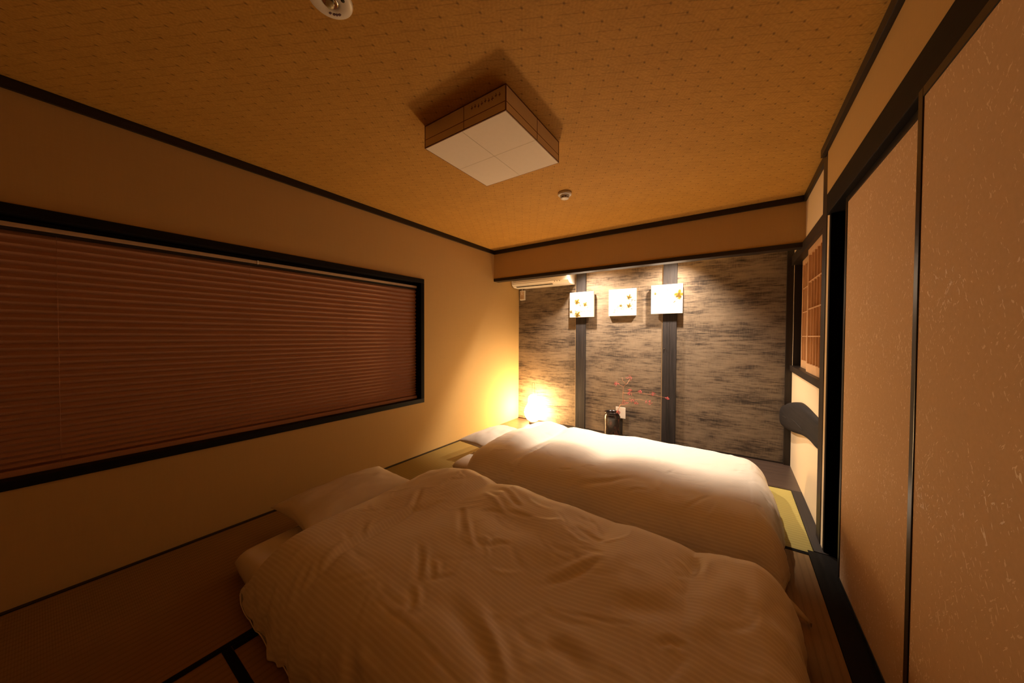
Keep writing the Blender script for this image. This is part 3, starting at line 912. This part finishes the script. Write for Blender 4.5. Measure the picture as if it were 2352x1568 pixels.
def duvet(name, label, cx, cy, a, b, rad_x, rad_y, hfun, strokes, zref, seed, nrand, nx=400, ny=270):
    def axis1(n, half, r):
        # flat middle + a rounded edge that rolls under
        Lf = half - r; La = r * 1.75
        s = np.linspace(-1, 1, n) * (Lf + La)
        o = np.abs(s)
        ph = np.clip((o - Lf) / La, 0, 1) * math.radians(100)
        off = np.where(o < Lf, o, Lf + r * np.sin(ph))
        fac = np.where(o < Lf, 1.0, np.maximum(np.cos(ph), -.05))
        return np.sign(s) * off, fac, s
    ox, fx, sx = axis1(nx, a, rad_x)
    oy, fy, sy = axis1(ny, b, rad_y)
    OX, OY = np.meshgrid(ox, oy, indexing='ij'); FX, FY = np.meshgrid(fx, fy, indexing='ij')
    SX, SY = np.meshgrid(sx, sy, indexing='ij')
    # rounded corners and a wavering outline
    OXr = OX * (1 - .055 * np.abs(OY / b) ** 5); OYr = OY * (1 - .05 * np.abs(OX / a) ** 7)
    X, Y = cx + OXr, cy + OYr
    edge = np.clip(np.maximum(np.abs(OX) / a, 0) ** 8, 0, 1)
    X = X + edge * .022 * vnoise(Y, Y * 0, seed + 40, 5.0); 
    edgey = np.clip(np.abs(OY) / b, 0, 1) ** 8
    Y = Y + edgey * .018 * vnoise(X, X * 0, seed + 41, 4.0)
    H = hfun(X, Y)
    fac = np.clip(FX, 0, 1) * np.clip(FY, 0, 1)
    Z = .012 + H * np.sign(fac) * np.abs(fac) ** .92
    Pm = np.stack([X, Y, Z], -1)
    # displacement along the normal
    D = np.zeros_like(X)
    for pts, dep, wid in strokes:
        stroke(D, X, Y, [spot_on(p, zref) for p in pts], dep * (.74 if wid > .019 else .52 if wid > .0125 else .42), wid * .9)
    rnd = random.Random(seed)
    for k in range(nrand):
        x0, y0 = rnd.uniform(cx - a, cx + a), rnd.uniform(cy - b, cy + b)
        L = rnd.uniform(.08, .26); an = rnd.gauss(.15, .75) + (1.2 if rnd.random() < .35 else 0)
        pts = [(x0 + L * (t - .5) * math.cos(an + .5 * (t - .5)), y0 + L * (t - .5) * math.sin(an + .5 * (t - .5))) for t in (0, .33, .66, 1)]
        stroke(D, X, Y, pts, rnd.choice([-1, -1, 1]) * rnd.uniform(.001, .0026), rnd.uniform(.008, .016))
    D += .005 * vnoise(X, Y, seed + 7, 6.0) + .0022 * vnoise(X, Y, seed + 8, 15.0)
    # gathers on the hanging sides
    side = np.clip(1 - np.abs(fac) ** .5, 0, 1)
    ga = np.where(1 - np.clip(FX, 0, 1) > 1 - np.clip(FY, 0, 1), Y, X)
    D += side * (.016 * vnoise(ga, ga * 0 + seed, seed + 9, 13.0) + .006 * vnoise(ga, Z * 2, seed + 10, 30.0))
    du = np.gradient(Pm, axis=0); dv = np.gradient(Pm, axis=1)
    N = np.cross(du, dv); N /= np.linalg.norm(N, axis=-1, keepdims=True) + 1e-9
    Pm = Pm + N * D[..., None]
    Pm[..., 2] = np.maximum(Pm[..., 2], .006)
    idx = np.arange(nx * ny).reshape(nx, ny)
    f = np.stack([idx[:-1, :-1], idx[1:, :-1], idx[1:, 1:], idx[:-1, 1:]], -1).reshape(-1, 4)
    t = empty(name, (cx, cy, .012)); tag(t, label, 'duvet', 'duvets on the floor beds')
    o = mesh('cover', Pm.reshape(-1, 3), f, M['duvet'], t, True)
    uv = o.data.uv_layers.new(name='uv')
    UV = np.stack([SX, SY], -1).reshape(-1, 2)[f.ravel()]
    uv.data.foreach_set('uv', UV.astype(np.float32).ravel())
    return t, Pm

def gauss(X, Y, x, y, sx, sy): return np.exp(-((X - x) / sx) ** 2 - ((Y - y) / sy) ** 2)

NEAR_C = np.array([(-2.1, .26), (-1.9, .28), (-1.75, .290), (-1.563, .306), (-1.414, .333), (-1.298, .318), (-1.22, .286), (-1.145, .305), (-1.045, .322), (-.896, .306), (-.70, .306), (-.56, .288), (-.478, .280),
                   (-.375, .300), (-.278, .297), (-.188, .286), (-.125, .262), (-.075, .290), (-.008, .308), (.081, .318), (.133, .312), (.3, .30)])
def h_near(X, Y):
    c = np.interp(X, NEAR_C[:, 0], NEAR_C[:, 1])
    w = np.exp(-((Y - 1.47) / .34) ** 2)
    h = .255 + (c - .255) * w
    h = h + .030 * gauss(X, Y, -.95, 1.02, .24, .22) - .030 * gauss(X, Y, -.55, .92, .20, .34) + .028 * gauss(X, Y, -.20, 1.12, .24, .24) + .020 * gauss(X, Y, -1.72, .85, .15, .28)
    h = h + .025 * gauss(X, Y, -.55, 1.30, .3, .13) - .022 * gauss(X, Y, -.85, 1.28, .22, .08) + .02 * gauss(X, Y, -1.25, .80, .2, .2) - .02 * gauss(X, Y, .02, .98, .10, .3)
    return h * np.interp(X, [-1.92, -1.80, -1.56], [.60, .78, 1.0])
FAR_C = np.array([(-2.1, .22), (-1.95, .235), (-1.80, .272), (-1.60, .278), (-1.47, .262), (-1.42, .236), (-1.34, .255), (-1.165, .255), (-1.0, .236), (-.745, .264), (-.423, .262), (-.118, .256), (.080, .242), (.2, .22), (.3, .21)])
def h_far(X, Y):
    c = np.interp(X, FAR_C[:, 0], FAR_C[:, 1])
    w = np.exp(-((Y - 2.95) / .42) ** 2)
    h = .268 + (c - .268) * w
    h = h + .040 * gauss(X, Y, -1.70, 2.52, .20, .30) + .035 * gauss(X, Y, -1.10, 2.45, .24, .22) + .030 * gauss(X, Y, -.48, 2.42, .26, .22) + .018 * gauss(X, Y, .05, 2.55, .15, .3)
    h = h - .030 * gauss(X, Y, -1.40, 2.55, .055, .38) - .020 * gauss(X, Y, -.80, 2.5, .10, .2)
    return h * np.interp(X, [-1.98, -1.80, -1.60], [.62, .86, 1.0])

def Zm(ox, oy, sc, pts): return [(ox + p[0] / sc, oy + p[1] / sc) for p in pts]
A = lambda *p: Zm(520, 1040, 2.97, p)
B = lambda *p: Zm(1100, 1100, 2.94, p)
C = lambda *p: Zm(1000, 940, 4.704, p)
near_strokes = [
    (A((520, 830), (640, 760), (780, 650), (880, 590), (970, 545), (1090, 480), (1270, 390), (1350, 375), (1440, 345)), -.022, .026),
    (A((530, 820), (600, 775), (640, 660)), -.010, .014), (A((840, 590), (830, 540), (800, 500)), -.008, .014), (A((960, 555), (968, 490), (1000, 430)), .012, .014),
    (A((1270, 390), (1300, 320), (1330, 260)), -.014, .017), (A((1350, 380), (1430, 345), (1500, 330)), .009, .012),
    (A((1560, 230), (1600, 200), (1620, 160)), -.008, .012), (A((1470, 270), (1540, 230), (1620, 225)), -.009, .013), (A((1580, 180), (1620, 210), (1600, 240)), .007, .010),
    (A((980, 870), (1040, 960), (1110, 1030), (1230, 1110), (1400, 1270), (1650, 1510)), -.007, .010),
    (A((1310, 620), (1320, 740), (1300, 880)), -.014, .018), (A((1360, 700), (1355, 790), (1345, 850)), .011, .014), (A((1395, 730), (1440, 760), (1440, 840)), .010, .012), (A((1405, 770), (1410, 830), (1400, 860)), -.009, .011),
    (A((1250, 880), (1265, 960), (1255, 1050)), -.010, .016), (A((1300, 880), (1310, 950), (1300, 1010)), .010, .013), (A((1340, 860), (1450, 840), (1560, 830)), -.007, .013),
    (A((1600, 380), (1600, 500), (1610, 600)), -.012, .018), (A((1650, 480), (1660, 570), (1690, 660)), .009, .013), (A((1700, 640), (1800, 650), (1880, 630)), -.008, .012), (A((1750, 620), (1790, 690), (1760, 720)), .007, .010),
    (A((750, 1060), (800, 1170), (770, 1380)), .012, .016), (A((830, 1120), (850, 1230), (930, 1360)), -.010, .016), (A((900, 1160), (980, 1260), (1060, 1310)), .008, .014),
    (A((1480, 950), (1620, 1080), (1800, 1300), (1900, 1480)), -.016, .040), (A((1720, 1010), (1830, 1200), (1900, 1400)), .012, .022),
    (A((420, 890), (330, 950), (245, 1015)), .014, .016), (A((330, 690), (230, 800), (170, 960)), -.010, .018), (A((150, 760), (110, 850), (90, 950)), .012, .018), (A((560, 650), (470, 760), (420, 880)), .007, .016),
    (A((1860, 280), (1930, 330), (2000, 400)), -.012, .016), (A((1760, 300), (1850, 380), (1900, 440)), .009, .016), (A((1900, 420), (2000, 440), (2080, 470)), -.008, .014),
    (B((160, 140), (220, 180), (290, 225)), -.010, .014), (B((0, 250), (80, 240), (180, 260)), -.007, .013), (B((60, 470), (130, 440), (220, 450)), -.009, .013), (B((30, 400), (60, 430), (70, 480)), .009, .012),
    (B((430, 640), (560, 640), (700, 610), (840, 560)), -.010, .020), (B((560, 590), (680, 560), (800, 540)), .007, .016), (B((640, 330), (760, 410), (880, 470)), -.009, .016), (B((560, 360), (680, 440), (800, 470)), .006, .013),
    (B((650, 480), (760, 500), (850, 540)), -.006, .012), (B((700, 230), (790, 330), (830, 410)), -.006, .012),
    (B((1470, 515), (1460, 590), (1400, 660)), -.020, .024), (B((1330, 680), (1400, 660), (1480, 625)), -.009, .012), (B((1300, 700), (1370, 690), (1440, 650)), .007, .011),
    (B((1200, 1130), (1290, 1100), (1370, 1120), (1385, 1160)), -.010, .013), (B((1240, 1150), (1300, 1130), (1360, 1165)), .008, .010), (B((1395, 1170), (1340, 1250), (1280, 1330)), -.008, .013),
    (B((450, 800), (700, 880), (900, 960), (1130, 1010)), -.005, .009), (B((900, 880), (1100, 900), (1350, 900)), -.016, .045), (B((430, 1000), (600, 1100), (760, 1260)), -.010, .030),
    (B((1560, 900), (1500, 1000), (1420, 1080)), .010, .035), (B((1750, 800), (1800, 900), (1780, 1050)), -.010, .03), (B((2050, 800), (2000, 920), (1900, 1000)), -.010, .025), (B((2100, 900), (2080, 1000), (2150, 1040)), -.010, .02),
    (B((100, 1000), (160, 1120), (200, 1260)), .010, .022), (B((20, 1160), (90, 1260), (140, 1370)), -.010, .022), (B((250, 900), (330, 1000), (440, 1080)), -.007, .016), (B((1300, 560), (1420, 600), (1490, 620)), .006, .014),
]
far_strokes = [
    (C((1230, 340), (1120, 400), (1000, 440), (900, 480), (820, 520)), -.024, .026), (C((820, 520), (740, 600), (700, 680), (650, 760)), -.012, .022),
    (C((770, 495), (830, 510), (900, 480)), .010, .012), (C((790, 530), (850, 545), (920, 520)), -.008, .010), (C((700, 560), (740, 620), (790, 650)), .011, .013), (C((740, 540), (790, 600), (850, 590)), -.008, .011),
    (C((650, 640), (690, 680), (720, 720)), .008, .012), (C((640, 690), (640, 740), (630, 800)), .010, .014), (C((700, 720), (780, 680), (850, 610)), .008, .013),
    (C((1320, 600), (1400, 615), (1490, 625)), -.010, .011), (C((1560, 620), (1650, 590), (1750, 600)), -.010, .012), (C((1060, 640), (1220, 670), (1390, 700)), -.007, .012), (C((1080, 690), (1260, 690), (1400, 710)), .007, .010),
    (C((1180, 730), (1330, 720), (1500, 735)), -.009, .012), (C((1250, 795), (1400, 785), (1540, 740)), -.010, .012), (C((1240, 770), (1380, 755), (1500, 745)), .008, .011), (C((1150, 790), (1210, 840), (1260, 885), (1350, 850)), .011, .014), (C((1220, 830), (1290, 860), (1420, 800)), -.008, .012),
    (C((1500, 700), (1700, 720), (1900, 740), (2200, 720)), -.010, .020), (C((1840, 790), (1920, 820), (2010, 850)), -.008, .011), (C((2060, 820), (2180, 820), (2300, 840)), -.008, .012), (C((1980, 900), (2140, 910), (2300, 950)), -.008, .012), (C((2000, 930), (2150, 950), (2280, 1000)), .006, .011),
    (C((1280, 920), (1400, 900), (1500, 930)), -.006, .012), (C((1680, 930), (1760, 1010), (1850, 1060)), .008, .016), (C((1900, 1180), (2060, 1140), (2200, 1080)), -.008, .015),
    (B((410, 20), (450, 80), (500, 100)), .009, .013), (B((620, 10), (750, 60), (900, 80)), -.007, .012), (B((880, 60), (990, 80), (1080, 75)), -.007, .011), (B((890, 260), (1000, 210), (1090, 190)), -.010, .016), (B((960, 160), (1050, 130), (1120, 120)), .006, .011),
    (B((1250, 260), (1380, 330), (1560, 400)), -.006, .010), (B((1380, 300), (1500, 330), (1580, 370)), .006, .010), (B((1460, 440), (1560, 400), (1640, 370)), -.009, .016), (B((1380, 150), (1480, 130), (1580, 100)), -.008, .012), (B((1300, 180), (1420, 210), (1560, 230)), -.006, .012),
    (B((1810, 0), (1830, 40), (1840, 160), (1845, 280)), -.004, .006), (B((1890, 150), (1910, 190), (1950, 230)), -.010, .012), (B((1860, 330), (1920, 400), (1980, 420)), -.008, .014), (B((1900, 60), (1950, 90), (1970, 130)), -.010, .014), (B((1880, 480), (1960, 520), (2020, 540)), -.008, .014),
]
duvet_near, PN = duvet('duvet', 'striped white duvet on the nearer floor bed', -.825, 1.125, 1.065, .638, .17, .24, h_near, near_strokes, .29, 5, 130)
duvet_far, PF = duvet('duvet', 'striped white duvet on the farther floor bed beside the alcove', -.815, 2.590, 1.060, .690, .14, .24, h_far, far_strokes, .29, 17, 130)

def corner_tab():
    v, f = [], []
    n = 9
    for k in range(n):
        t = k / (n - 1)
        x = .198 + .082 * t; y = 1.80 - .01 * t
        w = .052 * (1 - t ** 1.6) + .002
        z = .075 - .06 * t ** 1.3
        v += [(x, y + w * .5, z - .01), (x, y, z + .012 * (1 - t)), (x, y - w * .5, z - .012)]
    for k in range(n - 1):
        for j in range(2):
            f.append((k * 3 + j, (k + 1) * 3 + j, (k + 1) * 3 + j + 1, k * 3 + j + 1))
    o = mesh('corner_tab', v, f, M['sheet'], duvet_near, True)
    md = o.modifiers.new('thick', 'SOLIDIFY'); md.thickness = .004
corner_tab()

def soft_box(name, x0, x1, y0, y1, z0, z1, mat, seed, parent=None, rx=.06, nx=70, ny=50, puff=.02):
    a, b, h = (x1 - x0) / 2, (y1 - y0) / 2, (z1 - z0)
    th = np.linspace(-1, 1, nx); ph = np.linspace(-1, 1, ny)
    U, V = np.meshgrid(np.sin(th * math.pi / 2) * .55 + th * .45, np.sin(ph * math.pi / 2) * .55 + ph * .45, indexing='ij')
    X = (x0 + x1) / 2 + a * U * (1 - .035 * np.abs(V) ** 6); Y = (y0 + y1) / 2 + b * V * (1 - .03 * np.abs(U) ** 8)
    du, dv = np.clip((1 - np.abs(U)) * a / rx, 0, 1), np.clip((1 - np.abs(V)) * b / rx, 0, 1)
    E = np.sqrt(np.clip(1 - (1 - du) ** 2, 0, 1)) * np.sqrt(np.clip(1 - (1 - dv) ** 2, 0, 1))
    top = z0 + h * .5 + h * .5 * E + puff * E * (vnoise(X, Y, seed, 4.0)) * .6
    bot = z0 + h * .5 - h * .5 * E ** .6
    n = nx * ny
    P = np.concatenate([np.stack([X, Y, top], -1).reshape(-1, 3), np.stack([X, Y, bot], -1).reshape(-1, 3)])
    idx = np.arange(n).reshape(nx, ny)
    q = np.stack([idx[:-1, :-1], idx[1:, :-1], idx[1:, 1:], idx[:-1, 1:]], -1).reshape(-1, 4)
    f = np.concatenate([q, q[:, ::-1] + n])
    o = mesh(name, P, f, mat, parent, True)
    bm = bmesh.new(); bm.from_mesh(o.data); bmesh.ops.remove_doubles(bm, verts=bm.verts[:], dist=.0008); bm.to_mesh(o.data); bm.free()
    return o
tag(soft_box('futon_mattress', -2.085, .06, .53, 1.62, .002, .114, M['sheet'], 4), 'white futon mattress under the nearer duvet', 'mattress', 'futon mattresses on the tatami')
tag(soft_box('futon_mattress', -2.065, .06, 2.03, 3.14, .002, .100, M['sheet'], 6), 'white futon mattress under the farther duvet', 'mattress', 'futon mattresses on the tatami')

def pillow(label, cx, cy, cz, a, b, h, rz, tilt, seed):
    nx, ny = 48, 36
    u = np.sin(np.linspace(-1, 1, nx) * math.pi / 2); v = np.sin(np.linspace(-1, 1, ny) * math.pi / 2)
    U, V = np.meshgrid(u, v, indexing='ij')
    pinch = .07
    X = a * U * (1 - pinch * (1 - V ** 2)); Y = b * V * (1 - pinch * (1 - U ** 2))
    E = np.clip((1 - U ** 2) * (1 - V ** 2), 0, 1) ** .42
    w = .006 * vnoise(X, Y, seed, 14.0) + .004 * vnoise(X * 2, Y, seed + 1, 22.0)
    top = h * E + w * E; bot = -h * .55 * E
    P = np.concatenate([np.stack([X, Y, top], -1).reshape(-1, 3), np.stack([X, Y, bot], -1).reshape(-1, 3)])
    R = np.array(Matrix.Rotation(rz, 3, 'Z') @ Matrix.Rotation(tilt, 3, 'Y'))
    P = P @ R.T + np.array((cx, cy, cz))
    n = nx * ny; idx = np.arange(n).reshape(nx, ny)
    q = np.stack([idx[:-1, :-1], idx[1:, :-1], idx[1:, 1:], idx[:-1, 1:]], -1).reshape(-1, 4)
    o = mesh('pillow', P, np.concatenate([q, q[:, ::-1] + n]), M['sheet'], None, True)
    bm = bmesh.new(); bm.from_mesh(o.data); bmesh.ops.remove_doubles(bm, verts=bm.verts[:], dist=.0005); bm.to_mesh(o.data); bm.free()
    return tag(o, label, 'pillow', 'pillows at the head ends of the beds')
pillow('white pillow tucked under the nearer duvet beside the left wall', -2.03, 1.13, .172, .21, .36, .080, .03, 0.06, 3)
pillow('white pillow tucked under the farther duvet near the gourd lamp', -1.99, 2.64, .158, .21, .33, .080, -.05, 0.06, 8)
